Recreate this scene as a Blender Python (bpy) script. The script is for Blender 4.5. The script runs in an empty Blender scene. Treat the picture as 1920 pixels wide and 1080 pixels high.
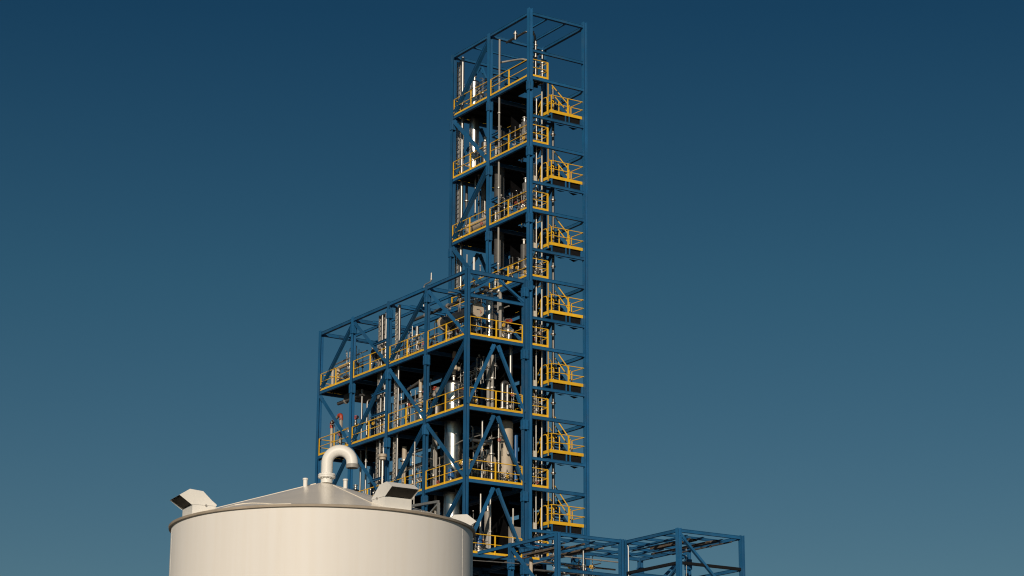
import bpy, math, random
from mathutils import Vector, Matrix
R = random.Random(7)
SC = bpy.context.scene
COL = SC.collection
PI = math.pi

# ------------------------------------------------------------------ camera model (real metres)
F_PX, PITCH, ROLL, CAMZ = 4237.9, 0.2749, -0.0042, 1.7
YAW = 0.5813
OX, OY = 0.998, 125.10                      # ground point of the tower's front corner
CY_, SY_ = math.cos(YAW), math.sin(YAW)
H = 4.1
def FZ(k): return CAMZ + 23.72 + H * k      # top of the floor beams of level k

def world(u, v, z): return Vector((OX + u * CY_ - v * SY_, OY + u * SY_ + v * CY_, z))
def ray(px, py):
    dx, dy = px - 960.0, 540.0 - py
    a = dx * math.cos(ROLL) + dy * math.sin(ROLL)
    b = -dx * math.sin(ROLL) + dy * math.cos(ROLL)
    cp, sp = math.cos(PITCH), math.sin(PITCH)
    return Vector((a, F_PX * cp - b * sp, F_PX * sp + b * cp))
def local(d, t):
    x, y, z = d.x * t - OX, d.y * t - OY, d.z * t + CAMZ
    return (x * CY_ + y * SY_, -x * SY_ + y * CY_, z)
def on_u(px, py, u):                        # survey helper: sight line met with the vertical plane u = const
    d = ray(px, py)
    t = (u + OX * CY_ + OY * SY_) / (d.x * CY_ + d.y * SY_)
    return local(d, t)
def on_v(px, py, v):
    d = ray(px, py)
    t = (v - OX * SY_ + OY * CY_) / (-d.x * SY_ + d.y * CY_)
    return local(d, t)

# ------------------------------------------------------------------ mesh builder
class MB:
    def __init__(s): s.v, s.f, s.sm = [], [], []
    def add(s, vs, fs, smooth=False):
        n = len(s.v); s.v += [tuple(p) for p in vs]
        for f in fs: s.f.append([i + n for i in f]); s.sm.append(smooth)
        return s
    def box(s, a, b):
        x0, y0, z0 = a; x1, y1, z1 = b
        return s.add([(x0,y0,z0),(x1,y0,z0),(x1,y1,z0),(x0,y1,z0),(x0,y0,z1),(x1,y0,z1),(x1,y1,z1),(x0,y1,z1)],
              [(0,3,2,1),(4,5,6,7),(0,1,5,4),(1,2,6,5),(2,3,7,6),(3,0,4,7)])
    def cbox(s, c, d): return s.box([c[i]-d[i]/2 for i in range(3)], [c[i]+d[i]/2 for i in range(3)])
    def frame(s, p0, p1, up=None):
        p0, p1 = Vector(p0), Vector(p1); d = (p1 - p0).normalized()
        up = Vector(up) if up else (Vector((0,0,1)) if abs(d.z) < .95 else Vector((0,1,0)))
        x = d.cross(up).normalized(); y = x.cross(d).normalized()
        return p0, p1, x, y
    def prism(s, p0, p1, prof, up=None, smooth=False):
        p0, p1, x, y = s.frame(p0, p1, up); n = len(prof)
        vs = [p0 + x*a + y*b for a, b in prof] + [p1 + x*a + y*b for a, b in prof]
        fs = [(i, (i+1) % n, n+(i+1) % n, n+i) for i in range(n)]
        s.add(vs, fs, smooth)
        m = len(s.v) - 2*n
        s.f += [[m+i for i in reversed(range(n))], [m+n+i for i in range(n)]]; s.sm += [False, False]
        return s
    def bar(s, p0, p1, w, h=None, up=None):
        h = h or w
        return s.prism(p0, p1, [(-w/2,-h/2),(w/2,-h/2),(w/2,h/2),(-w/2,h/2)], up)
    def hsec(s, p0, p1, d=.24, b=.22, tf=.028, tw=.022, up=None):   # rolled H section, flanges across 'up'
        a, c = b/2, d/2
        return s.prism(p0, p1, [(-a,-c),(a,-c),(a,-c+tf),(tw/2,-c+tf),(tw/2,c-tf),(a,c-tf),(a,c),(-a,c),(-a,c-tf),(-tw/2,c-tf),(-tw/2,-c+tf),(-a,-c+tf)], up)
    def cyl(s, p0, p1, r0, r1=None, n=16, cap=True):
        r1 = r0 if r1 is None else r1
        p0, p1, x, y = s.frame(p0, p1)
        vs = [p0+(x*math.cos(t)+y*math.sin(t))*r0 for t in [2*PI*i/n for i in range(n)]] + \
             [p1+(x*math.cos(t)+y*math.sin(t))*r1 for t in [2*PI*i/n for i in range(n)]]
        m = len(s.v)
        s.add(vs, [(i,(i+1)%n,n+(i+1)%n,n+i) for i in range(n)], True)
        if cap:
            s.f += [[m+i for i in reversed(range(n))],[m+n+i for i in range(n)]]; s.sm += [False,False]
        return s
    def tube(s, pts, r, n=10, cap=True):
        pts = [Vector(p) for p in pts]; m = len(s.v); k = len(pts)
        t = [(pts[min(i+1,k-1)]-pts[max(i-1,0)]).normalized() for i in range(k)]
        ref = Vector((0,0,1)) if abs(t[0].z) < .9 else Vector((1,0,0))
        x = t[0].cross(ref).normalized(); vs = []
        for i in range(k):
            x = (x - t[i]*x.dot(t[i])).normalized(); y = t[i].cross(x)
            vs += [pts[i]+(x*math.cos(a)+y*math.sin(a))*r for a in [2*PI*j/n for j in range(n)]]
        s.add(vs, [(i*n+j,i*n+(j+1)%n,(i+1)*n+(j+1)%n,(i+1)*n+j) for i in range(k-1) for j in range(n)], True)
        if cap:
            s.f += [[m+j for j in reversed(range(n))],[m+(k-1)*n+j for j in range(n)]]; s.sm += [False,False]
        return s
    def lathe(s, prof, n=24, c=(0,0,0), axis='z', a0=0, a1=2*PI):
        k = len(prof); vs = []
        full = abs(a1-a0-2*PI) < 1e-6; cols = n if full else n+1
        for j in range(cols):
            t = a0+(a1-a0)*j/n
            for r, z in prof:
                p = (r*math.cos(t), r*math.sin(t), z)
                if axis == 'y': p = (p[0], p[2], p[1])
                if axis == 'x': p = (p[2], p[0], p[1])
                vs.append((p[0]+c[0],p[1]+c[1],p[2]+c[2]))
        fs = []
        for j in range(n):
            q = (j+1) % cols
            for i in range(k-1):
                f = [j*k+i, q*k+i, q*k+i+1, j*k+i+1]
                fs.append(f)
        return s.add(vs, fs, True)
    def build(s, name, mat, parent=None, loc=None, rot=0, sharp=35):
        me = bpy.data.meshes.new(name); me.from_pydata(s.v, [], s.f); me.validate()
        me.polygons.foreach_set('use_smooth', s.sm[:len(me.polygons)] if len(s.sm) == len(me.polygons) else [False]*len(me.polygons))
        me.materials.append(mat); me.update()
        if any(s.sm): me.set_sharp_from_angle(angle=math.radians(sharp))
        o = bpy.data.objects.new(name, me); COL.objects.link(o)
        if parent: o.parent = parent
        if loc is not None: o.location = loc
        if rot: o.rotation_euler.z = rot
        return o

def fillet(pts, rad, seg=6):
    pts = [Vector(p) for p in pts]; out = [pts[0]]
    for i in range(1, len(pts)-1):
        a, b, c = pts[i-1], pts[i], pts[i+1]
        d0, d1 = (a-b), (c-b); r = min(rad, d0.length*.48, d1.length*.48)
        p, q = b+d0.normalized()*r, b+d1.normalized()*r
        for k in range(seg+1):
            t = k/seg; out.append(p*(1-t)**2 + b*2*t*(1-t) + q*t*t)
    return out+[pts[-1]]

def empty(name, loc, rot=0):
    o = bpy.data.objects.new(name, None); COL.objects.link(o); o.location = loc; o.rotation_euler.z = rot
    o.empty_display_size = .3
    return o
def tag(o, label=None, cat=None, group=None, kind=None):
    for k, val in (('label',label),('category',cat),('group',group),('kind',kind)):
        if val: o[k] = val
    return o
def thing(name, label, cat, u, v, z, group=None):
    return tag(empty(name, world(u, v, z), YAW), label, cat, group)

# ------------------------------------------------------------------ materials
def mat(name, col, rough=.5, metal=0, var=.12, scale=3.0, bump=0, spec=.5, stretch=(1,1,1), coat=0):
    m = bpy.data.materials.new(name); m.use_nodes = True; nt = m.node_tree; b = nt.nodes['Principled BSDF']
    b.inputs['Metallic'].default_value = metal; b.inputs['Specular IOR Level'].default_value = spec
    b.inputs['Coat Weight'].default_value = coat
    tc = nt.nodes.new('ShaderNodeTexCoord'); mp = nt.nodes.new('ShaderNodeMapping'); mp.inputs['Scale'].default_value = stretch
    no = nt.nodes.new('ShaderNodeTexNoise'); no.inputs['Scale'].default_value = scale; no.inputs['Detail'].default_value = 6; no.inputs['Roughness'].default_value = .6
    nt.links.new(tc.outputs['Object'], mp.inputs['Vector']); nt.links.new(mp.outputs[0], no.inputs['Vector'])
    cr = nt.nodes.new('ShaderNodeValToRGB'); e = cr.color_ramp.elements
    e[0].position, e[1].position = .3, .7
    e[0].color = [c*(1-var) for c in col]+[1]; e[1].color = [min(1, c*(1+var)) for c in col]+[1]
    nt.links.new(no.outputs['Fac'], cr.inputs[0]); nt.links.new(cr.outputs[0], b.inputs['Base Color'])
    mr = nt.nodes.new('ShaderNodeMapRange'); mr.inputs['To Min'].default_value = rough*.85; mr.inputs['To Max'].default_value = min(1, rough*1.2)
    nt.links.new(no.outputs['Fac'], mr.inputs['Value']); nt.links.new(mr.outputs[0], b.inputs['Roughness'])
    if bump:
        bp = nt.nodes.new('ShaderNodeBump'); bp.inputs['Strength'].default_value = bump; bp.inputs['Distance'].default_value = .02
        nt.links.new(no.outputs['Fac'], bp.inputs['Height']); nt.links.new(bp.outputs[0], b.inputs['Normal'])
    return m
M = dict(
    blue=mat('blue_paint', (.0115,.108,.258), .5, var=.16, scale=1.3, stretch=(1,1,.5)),
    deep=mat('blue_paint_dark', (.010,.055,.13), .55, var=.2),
    yellow=mat('yellow_paint', (.92,.53,.025), .45, var=.1, scale=4),
    deck=mat('steel_grating', (.012,.012,.013), .8, var=.3, scale=6, spec=.1),
    bay_shade=mat('painted_shade', (.006,.006,.007), .9, var=.3, spec=.04),  # near-black tone carries the shade of the bay interiors
    alu=mat('aluminium_jacket', (.36,.355,.35), .46, 1, var=.10, scale=2.5, stretch=(1,1,.4)),
    alud=mat('dull_jacket', (.20,.195,.19), .5, 1, var=.15, scale=3),
    galv=mat('galvanised_steel', (.52,.50,.47), .45, .7, var=.18, scale=8),
    tan=mat('primer_paint', (.50,.43,.34), .55, var=.07),
    greyp=mat('grey_paint', (.30,.29,.27), .5, var=.08),
    dgrey=mat('dark_grey_paint', (.085,.085,.085), .5, var=.15),
    black=mat('black_cable_beam', (.009,.009,.010), .5),  # for the cables and the rack's front and left mid beams
    red=mat('red_paint', (.42,.06,.03), .4, var=.1),
    white=mat('white_paint', (.80,.79,.76), .45, var=.03),
    cream=mat('cream_enamel', (.72,.66,.55), .5),
    motor=mat('motor_blue', (.02,.12,.33), .4),
    hood_dark=mat('opening_shade', (.045,.038,.03), .8, var=.3, scale=12),  # dark brown tone carries the shade inside the hood openings
    aluv=mat('vessel_cladding', (.55,.54,.52), .30, 1, var=.08, scale=1.6),
    rust=mat('brown_galvanising', (.17,.135,.105), .6, .3, var=.25, scale=5),
    brass=mat('bronze_fitting', (.40,.22,.09), .4, .6),
)
def ground_mat():
    m = bpy.data.materials.new('gravel'); m.use_nodes = True; nt = m.node_tree; b = nt.nodes['Principled BSDF']
    tc = nt.nodes.new('ShaderNodeTexCoord'); n1 = nt.nodes.new('ShaderNodeTexNoise'); n1.inputs['Scale'].default_value = 9; n1.inputs['Detail'].default_value = 8
    n2 = nt.nodes.new('ShaderNodeTexNoise'); n2.inputs['Scale'].default_value = .05
    mx = nt.nodes.new('ShaderNodeMath'); mx.operation = 'ADD'
    nt.links.new(tc.outputs['Object'], n1.inputs['Vector']); nt.links.new(tc.outputs['Object'], n2.inputs['Vector'])
    nt.links.new(n1.outputs['Fac'], mx.inputs[0]); nt.links.new(n2.outputs['Fac'], mx.inputs[1])
    cr = nt.nodes.new('ShaderNodeValToRGB'); cr.color_ramp.elements[0].position = .3; cr.color_ramp.elements[1].position = .75
    cr.color_ramp.elements[0].color = (.06,.054,.045,1); cr.color_ramp.elements[1].color = (.15,.13,.108,1)
    md = nt.nodes.new('ShaderNodeMath'); md.operation = 'MULTIPLY'; md.inputs[1].default_value = .5
    nt.links.new(mx.outputs[0], md.inputs[0]); nt.links.new(md.outputs[0], cr.inputs[0]); nt.links.new(cr.outputs[0], b.inputs['Base Color'])
    b.inputs['Roughness'].default_value = .9
    return m
def tank_mat(name, seam):
    """white tank enamel: plate weld seams (bump) and faint vertical weathering"""
    m = mat(name, (.82,.80,.775), .55, var=.02, scale=.8, stretch=(1,1,.25), spec=.4)
    nt = m.node_tree; b = nt.nodes['Principled BSDF']; b.inputs['Diffuse Roughness'].default_value = .15
    tc = nt.nodes.new('ShaderNodeTexCoord'); mp = nt.nodes.new('ShaderNodeMapping'); mp.inputs['Scale'].default_value = (3.2,3.2,.12)
    n2 = nt.nodes.new('ShaderNodeTexNoise'); n2.inputs['Scale'].default_value = 1.4; n2.inputs['Detail'].default_value = 5
    nt.links.new(tc.outputs['Object'], mp.inputs['Vector']); nt.links.new(mp.outputs[0], n2.inputs['Vector'])
    cr = nt.nodes.new('ShaderNodeValToRGB'); cr.color_ramp.elements[0].position = .25; cr.color_ramp.elements[1].position = .6
    cr.color_ramp.elements[0].color = (.975,.962,.94,1); cr.color_ramp.elements[1].color = (1,1,1,1)
    nt.links.new(n2.outputs['Fac'], cr.inputs[0])
    mul = nt.nodes.new('ShaderNodeMix'); mul.data_type = 'RGBA'; mul.blend_type = 'MULTIPLY'; mul.inputs['Factor'].default_value = 1
    old = b.inputs['Base Color'].links[0].from_socket
    nt.links.new(old, mul.inputs['A']); nt.links.new(cr.outputs[0], mul.inputs['B']); nt.links.new(mul.outputs['Result'], b.inputs['Base Color'])
    n3 = nt.nodes.new('ShaderNodeTexNoise'); n3.inputs['Scale'].default_value = .9
    nt.links.new(tc.outputs['Object'], n3.inputs['Vector'])
    bp = nt.nodes.new('ShaderNodeBump'); bp.inputs['Strength'].default_value = .12; bp.inputs['Distance'].default_value = .05
    nt.links.new(n3.outputs['Fac'], bp.inputs['Height']); nt.links.new(bp.outputs[0], b.inputs['Normal'])
    return m
def vary(m, amt, dust):
    nt = m.node_tree; b = nt.nodes['Principled BSDF']; src = b.inputs['Base Color'].links[0].from_socket
    oi = nt.nodes.new('ShaderNodeObjectInfo'); mr = nt.nodes.new('ShaderNodeMapRange'); mr.inputs['To Min'].default_value = 1-amt; mr.inputs['To Max'].default_value = 1+amt
    hs = nt.nodes.new('ShaderNodeHueSaturation'); nt.links.new(oi.outputs['Random'], mr.inputs['Value']); nt.links.new(mr.outputs[0], hs.inputs['Value']); nt.links.new(src, hs.inputs['Color'])
    tc = nt.nodes.new('ShaderNodeTexCoord'); no = nt.nodes.new('ShaderNodeTexNoise'); no.inputs['Scale'].default_value = .9; no.inputs['Detail'].default_value = 8; no.inputs['Roughness'].default_value = .7
    nt.links.new(tc.outputs['Object'], no.inputs['Vector']); rp = nt.nodes.new('ShaderNodeMapRange'); rp.inputs['From Min'].default_value = .48; rp.inputs['From Max'].default_value = .75; rp.inputs['To Max'].default_value = .35
    nt.links.new(no.outputs['Fac'], rp.inputs['Value']); mx = nt.nodes.new('ShaderNodeMix'); mx.data_type = 'RGBA'; mx.inputs['B'].default_value = (*dust,1)
    nt.links.new(rp.outputs[0], mx.inputs['Factor']); nt.links.new(hs.outputs[0], mx.inputs['A']); nt.links.new(mx.outputs['Result'], b.inputs['Base Color'])
vary(M['blue'], .18, (.07,.125,.19)); vary(M['yellow'], .08, (.78,.45,.05)); vary(M['galv'], .2, (.3,.27,.23)); vary(M['alu'], .12, (.30,.28,.26)); vary(M['aluv'], .08, (.42,.40,.37))
M['shell'] = tank_mat('tank_enamel', True)
M['roofp'] = mat('tank_roof_enamel', (.90,.84,.74), .22, var=.03, scale=.7)
M['rim'] = mat('shaded_rim', (.40,.34,.27), .6, var=.15, scale=2)  # brown tone carries the shade of the overhanging edge

# ------------------------------------------------------------------ shared steel pieces
def column(parent, u, v, z0, z1, levels, axis='u', s=.25):
    up = (1,0,0) if axis == 'u' else (0,1,0)
    c = MB().hsec((u,v,z0),(u,v,z1), s, s, .03, .024, up).build('column', M['blue'], parent)
    for z in levels:
        m = MB(); h = .27; a = s/2+.022
        for sg in (-1,1):
            for (dx, dy, wx, wy) in ((sg*a,0,.044,s+.02),(0,sg*a,s+.02,.044)):
                m.cbox((u+dx,v+dy,z),(wx,wy,2*h))
        for i in range(7):
            zz = z-h+.05+i*(2*h-.1)/6
            for sx in (-1,1):
                for sy in (-1,1):
                    m.cbox((u+sx*(a+.03),v+sy*s*.38,zz),(.03,.035,.035))
                    m.cbox((u+sx*s*.38,v+sy*(a+.03),zz),(.035,.03,.035))
        m.build('splice_plate', M['blue'], c)
    return c
def beam(parent, p0, p1, d=.19, b=.18, name='beam', m='blue'):
    """floor or roof beam whose TOP is at the given z"""
    p0, p1 = Vector(p0), Vector(p1); o = Vector((0,0,-d/2)); dr = (p1-p0).normalized()*.125
    t = .018; c = d/2; w = b*.36; q = p1-p0
    # boxed girder with a slightly wider top and bottom plate
    return MB().prism(p0+o+dr, p1+o-dr, [(-w-t,-c),(w+t,-c),(w+t,-c+t),(w,-c+t),(w,c-t),(w+t,c-t),(w+t,c),(-w-t,c),(-w-t,c-t),(-w,c-t),(-w,-c+t),(-w-t,-c+t)]).build(name, M[m], parent)
def brace(parent, p0, p1, w=.15, m='blue', rolled=False):
    p0, p1 = Vector(p0), Vector(p1); d = (p1-p0).normalized()
    mb = MB().hsec(p0+d*.14, p1-d*.14, w*1.05, w*1.3, .02, .016) if rolled else MB().bar(p0+d*.14, p1-d*.14, w*1.15, w*.85)
    for p, sg in ((p0,1),(p1,-1)): mb.bar(p+d*sg*.16, p+d*sg*.52, .04, w*1.75)        # gusset plates
    return mb.build('brace', M[m], parent)
def guard_rail(parent, p0, p1, posts=3, toe=True, h=1.08, endpost=True, thick=.07, name='guard_rail'):
    p0, p1 = Vector(p0), Vector(p1); d = (p1-p0); up = Vector((0,0,1)); m = MB()
    n = Vector((d.y,-d.x,0)).normalized()
    for i in range(posts):
        t = i/(posts-1) if posts > 1 else .5
        p = p0+d*t
        w = thick if 0 < i < posts-1 or not endpost else .055
        m.bar(p, p+up*h, w, w*.8, n)
    m.tube([p0+up*h, p1+up*h], .027, 8); m.tube([p0+up*h*.53, p1+up*h*.53], .024, 8)
    g = m.build(name, M['yellow'], parent)
    if toe: MB().bar(p0+up*.067, p1+up*.067, .02, .134, up).build('toe_board', M['yellow'], g)
    return g
def deck(parent, rects, z, joists=True):
    m = MB()
    for (u0,v0,u1,v1) in rects:
        m.box((u0,v0,z+.004),(u1,v1,z+.045))
        if joists:
            n = max(1, int((v1-v0)/1.1))
            for i in range(1, n+1):
                v = v0+(v1-v0)*i/(n+1)
                m.box((u0,v-.03,z-.14),(u1,v+.03,z))
    return m.build('floor_deck', M['deck'], parent)

# ================================================================== TALL STAIR AND PROCESS TOWER
TW, B1, B2 = 3.95, 4.36, 8.56
tower = tag(empty('steel_tower', world(0,0,0), YAW), 'tall blue steel process tower with yellow stairs and guard rails', 'tower')
TT = FZ(6.99)
KL = range(-1, 7)
spl = [FZ(k)-.62 for k in KL]
for u in (0, TW):
    for v in (0, B1, B2):
        lv = spl if (u == 0 and v in (0, B1)) else [FZ(k)-.62 for k in (0, 2, 4, 6)]
        if u == 0 and v == 0: lv = [z for z in lv if z > FZ(2.2)]
        if u == TW and v == 0: lv = []
        column(tower, u, v, 0, TT+(.22 if v == 0 else .06), lv, 'u')
SW = 1.32                                     # stair well starts here along u
LD = lambda k: FZ(k+.418)
for k in KL:
    z = FZ(k)
    beam(tower, (0,0,z), (TW,0,z)); beam(tower, (0,0,z), (0,B1,z)); beam(tower, (0,B1,z), (0,B2,z))
    beam(tower, (TW,0,z), (TW,B1,z)); beam(tower, (TW,B1,z), (TW,B2,z)); beam(tower, (0,B1,z), (TW,B1,z)); beam(tower, (0,B2,z), (TW,B2,z))
    deck(tower, [(.05,.08,SW,B1-.08),(SW,3.35,TW-.1,B1-.08)], z)
    deck(tower, [(.05,B1+.08,TW-.1,B2-.1)], z)
    guard_rail(tower, (-.03,.2,z), (-.03,B1-.16,z)); guard_rail(tower, (-.03,B1+.16,z), (-.03,B2-.16,z))
    guard_rail(tower, (.14,-.03,z), (SW-.06,-.03,z), 2, endpost=False, thick=.075)
    guard_rail(tower, (SW-.04,.06,z), (SW-.04,2.2,z), 3)
    guard_rail(tower, (TW-.04,B1+.16,z), (TW-.04,B2-.16,z)); guard_rail(tower, (.16,B2+.0,z), (TW-.16,B2+.0,z))
    # landing at half height
    if k < 7:
        zl = LD(k)
        beam(tower, (0,0,zl), (TW,0,zl), .165, .16, name='landing_beam')
        beam(tower, (0,B1,zl), (TW,B1,zl), .165, .16, name='landing_beam')
        if k < 6:
            MB().hsec((.12,B1-.9,zl-.1),(.12,B1-.12,zl-.1),.18,.12,.02,.016).build('bracket', M['blue'], tower)
for k in list(KL)[:-1]:
    z, zn, zl = FZ(k), FZ(k+1), LD(k)+.46
    ld = MB().box((1.56,.12,zl+.004),(TW-.2,1.08,zl+.045)).build('stair_landing', M['deck'], tower)
    f = MB()
    for u in (1.62, 2.62, 2.88, TW-.23): f.box((u-.035,.06,LD(k)+.002),(u+.035,.11,zl))
    f.box((1.58,1.03,zl-.17),(TW-.23,1.07,zl))
    f.box((1.56,.115,zl-.17),(1.595,1.07,zl)); f.box((TW-.245,.115,zl-.17),(TW-.21,1.07,zl))
    f.build('landing_frame', M['blue'], ld)
    f = MB().box((1.6,.16,LD(k)-.02),(TW-.25,.20,zl-.01))  # black fill sheet stands in for the dark deck underside
    for u, q in ((2.25,.07),(3.2,.13)):                                  # small knee plates below the landing
        zz = LD(k)-.18
        f.add([(u-.3,.16,zz),(u+.34,.16,zz),(u+.04,.16,zz-q),(u-.3,.2,zz),(u+.34,.2,zz),(u+.04,.2,zz-q)],[(0,2,1),(3,4,5),(0,1,4,3),(1,2,5,4),(2,0,3,5)])
    f.build('bracket_and_fill', M['deck'], ld)
    t = MB(); t.box((1.55,.055,zl-.03),(TW-.18,.10,zl+.15)); t.box((1.52,.055,zl-.03),(1.55,1.10,zl+.15)); t.box((TW-.18,.055,zl-.03),(TW-.15,1.10,zl+.15))
    t.build('toe_board', M['yellow'], ld)
    g = MB(); hh = 1.08
    for u in (2.78,): g.bar((u,.09,zl),(u,.09,zl+hh),.065)
    g.bar((1.6,.09,zl),(1.6,.09,zl+hh),.045)
    for h in (hh, hh*.53):
        g.tube([(1.6,.09,zl+h),(TW-.12,.05,zl+h)], .026, 8); g.tube([(TW-.12,.05,zl+h),(TW-.2,1.15,zl+h)], .026, 8); g.tube([(1.6,.09,zl+h),(1.6,.65,zl+h)], .026, 8)
    g.bar((TW-.2,1.15,zl),(TW-.2,1.15,zl+hh),.045)
    g.build('landing_rail', M['yellow'], ld)
    # two flights: floor k up to the landing (left), landing up to floor k+1 (right)
    for (ua, ub, va, za, vb, zb) in ((1.60,2.42,3.3,z,1.08,zl),(2.62,3.60,1.08,zl,2.95,zn)):
        st = MB()
        for u in (ua, ub): st.bar((u,va,za-.02),(u,vb,zb-.02),.04,.24)
        n = 9
        for i in range(1, n):
            t = i/n; vv, zz = va+(vb-va)*t, za+(zb-za)*t
            st.box((ua+.02,vv-.13,zz-.02),(ub-.02,vv+.13,zz+.03))
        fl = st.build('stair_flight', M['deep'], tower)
        hr = MB(); u = ub if zb > zl+.1 else ua
        dz = (zb-za)/(vb-va)
        for h in (1.10, .58):
            hr.tube([(u,va,za+h),(u,vb,zb+h)], .03, 8)
        lo_v, lo_z = (va, za) if zb > zl+.1 else (vb, zb)                 # rail end loop at the landing
        if u == ua:                                                       # curved return where the lower flight meets the landing
            hr.tube(fillet([(u,lo_v,lo_z+1.10),(u,lo_v-.55,lo_z+1.12),(u,lo_v-.55,lo_z+.2)], .35), .028, 8)
            hr.tube(fillet([(u+.5,lo_v,lo_z+1.0),(u+.5,lo_v-.5,lo_z+1.05),(u+.5,lo_v-.5,lo_z+.5),(u+.5,lo_v,lo_z+.3)], .25), .028, 8)
        else:
            hr.tube([(ua,va,za+1.1),(ua,va+.7,za+1.1+.7*dz)], .028, 8); hr.tube([(ua,va-.3,za+.05),(ua,va-.3,za+1.12)], .035, 8)
        for t in (.04, .96):
            p = Vector((u, va+(vb-va)*t, za+(zb-za)*t)); hr.bar(p, p+Vector((0,0,1.1)), .045, .045)
        hr.build('handrail', M['yellow'], fl)
    # yellow safety-gate hanger from floor to landing beam
    MB().bar((SW-.04,-.035,zl-.28),(SW-.04,-.035,zn-.23),.042,.03).build('hanger_post', M['yellow'], tower)
# roof frame
for a, b in (((0,0),(TW,0)),((0,0),(0,B1)),((0,B1),(0,B2)),((TW,0),(TW,B1)),((TW,B1),(TW,B2)),((0,B1),(TW,B1)),((0,B2),(TW,B2))):
    beam(tower, (a[0],a[1],TT), (b[0],b[1],TT), .18, .22)
for u in (TW/3, 2*TW/3): beam(tower, (u,0,TT-.02), (u,B1,TT-.02), .14, .1, 'joist')
for v in (B1+2.1,): beam(tower, (0,v,TT-.02), (TW,v,TT-.02), .14, .1, 'joist')
# braces
for k in KL:
    z0, z1 = FZ(k), FZ(k+1)-.22
    if k >= 2:
        if k % 2 == 0: brace(tower, (0,B2,z0), (0,B1,z1), .18, rolled=True)
        else: brace(tower, (0,B2,z1), (0,B1,z0), .19)
    if k >= 1:
        brace(tower, (0,B2,z0), (TW/2,B2,z1), .15, 'blue'); brace(tower, (TW,B2,z0), (TW/2,B2,z1), .15, 'blue')
        brace(tower, (TW,B1,z1) if k % 2 else (TW,B2,z1), (TW,B2,z0) if k % 2 else (TW,B1,z0), .15)
    if k >= 1 and k % 2 == 0: brace(tower, (TW,B1,z1), (TW/2+.3,B1,z0), .14)
# added black sheets, standing in for shade, on the rear of each process bay
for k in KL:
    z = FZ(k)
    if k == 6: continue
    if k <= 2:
        MB().box((TW-.16,B1+.15,z+.06),(TW-.13,B2-.15,z+3.6)).build('shade_panel', M['bay_shade'], tower)
        MB().box((2.1,B1-.2,z+.06),(TW-.3,B1-.17,z+3.6)).build('shade_panel', M['bay_shade'], tower)
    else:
        MB().box((SW+.1,B1-.2,z+1.7),(2.5,B1-.17,z+3.7)).build('shade_panel', M['bay_shade'], tower)

# ================================================================== LOW PROCESS BLOCK
LU, LB = -4.2, -.30
CV = [0, 4.345, 8.69, 13.03, 17.16]
low = tag(empty('process_block', world(LU,0,0), YAW), 'low wide blue steel frame of four bays joined to the tall tower', 'steel frame')
def lo(u): return u-LU                                                   # into the block's own coordinates
LT = FZ(2.927)
KF = (-1, 0, 1, 2)
for v in CV:
    column(low, 0, v, 0, LT+(.1 if v else .12), [] if v in (0, CV[4]) else [FZ(k)-.62 for k in KF]+[LT-.7], 'u', .24)
    if v > 0: column(low, lo(LB), v, 0, LT, [FZ(k)-.62 for k in KF], 'u', .24)
column(low, lo(LB), 0, 0, LT-.02, [FZ(k)-.62 for k in KF]+[LT-.75], 'u', .28)
for k in KF:
    z = FZ(k)
    for i in range(4):
        v0, v1 = CV[i], CV[i+1]
        beam(low, (0,v0,z), (0,v1,z)); beam(low, (lo(LB),v0,z), (lo(LB),v1,z))
        deck(low, [(.06,v0+.08,lo(LB)-.14,v1-.08)], z)
        guard_rail(low, (-.03,v0+.17,z), (-.03,v1-.17,z))
    for v in CV: beam(low, (0,v,z), (lo(LB),v,z))
    guard_rail(low, (.17,-.03,z), (lo(LB)-.2,-.03,z))
    guard_rail(low, (.17,CV[4]+.03,z), (lo(LB)-.2,CV[4]+.03,z))
for i in range(4):
    beam(low, (0,CV[i],LT), (0,CV[i+1],LT), .19, .22); beam(low, (lo(LB),CV[i],LT), (lo(LB),CV[i+1],LT), .19, .2)
    beam(low, (lo(LB)*.5,CV[i],LT-.03), (lo(LB)*.5,CV[i+1],LT-.03), .16, .11, 'joist')
    beam(low, (0,(CV[i]+CV[i+1])/2,LT-.6), (lo(LB),(CV[i]+CV[i+1])/2,LT-.6), .16, .11, 'joist')
for v in CV: beam(low, (0,v,LT), (lo(LB),v,LT), .22, .22)
for k in KF:                                                            # facade zigzag braces
    z0, z1 = FZ(k), (FZ(k+1) if k < 2 else LT)-.22
    for i in range(4):
        near, far = CV[i], CV[i+1]
        up_right = (i+k) % 2 == 1                                       # '/' rises towards the near column
        a, b = ((far,z0),(near,z1)) if up_right else ((far,z1),(near,z0))
        brace(low, (0,a[0],a[1]), (0,b[0],b[1]), .15, rolled=up_right)
        if i == 3 or k == 2:
            brace(low, (lo(LB),near,z0), (lo(LB),far,z1), .13, 'blue')
    um = lo(LB)/2
    if k < 2:
        brace(low, (um-.06,0,z1), (0,0,z0), .16); brace(low, (um+.06,0,z1), (lo(LB),0,z0), .16)
    else:
        zm = FZ(2)+2.3
        beam(low, (0,0,zm+.1), (lo(LB),0,zm+.1), .18, .14)
        brace(low, (um-.06,0,z1), (0,0,zm+.1), .14); brace(low, (um+.06,0,z1), (lo(LB),0,zm+.1), .14)
for k in KF:                                                            # added black sheets in place of the shaded clutter behind the inner bays
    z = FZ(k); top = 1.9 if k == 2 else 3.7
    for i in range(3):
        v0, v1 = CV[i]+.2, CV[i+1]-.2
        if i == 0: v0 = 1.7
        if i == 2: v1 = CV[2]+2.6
        MB().box((lo(LB)+.02,v0,z+.06),(lo(LB)+.05,v1,z+top)).build('shade_panel', M['bay_shade'], low)
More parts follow.
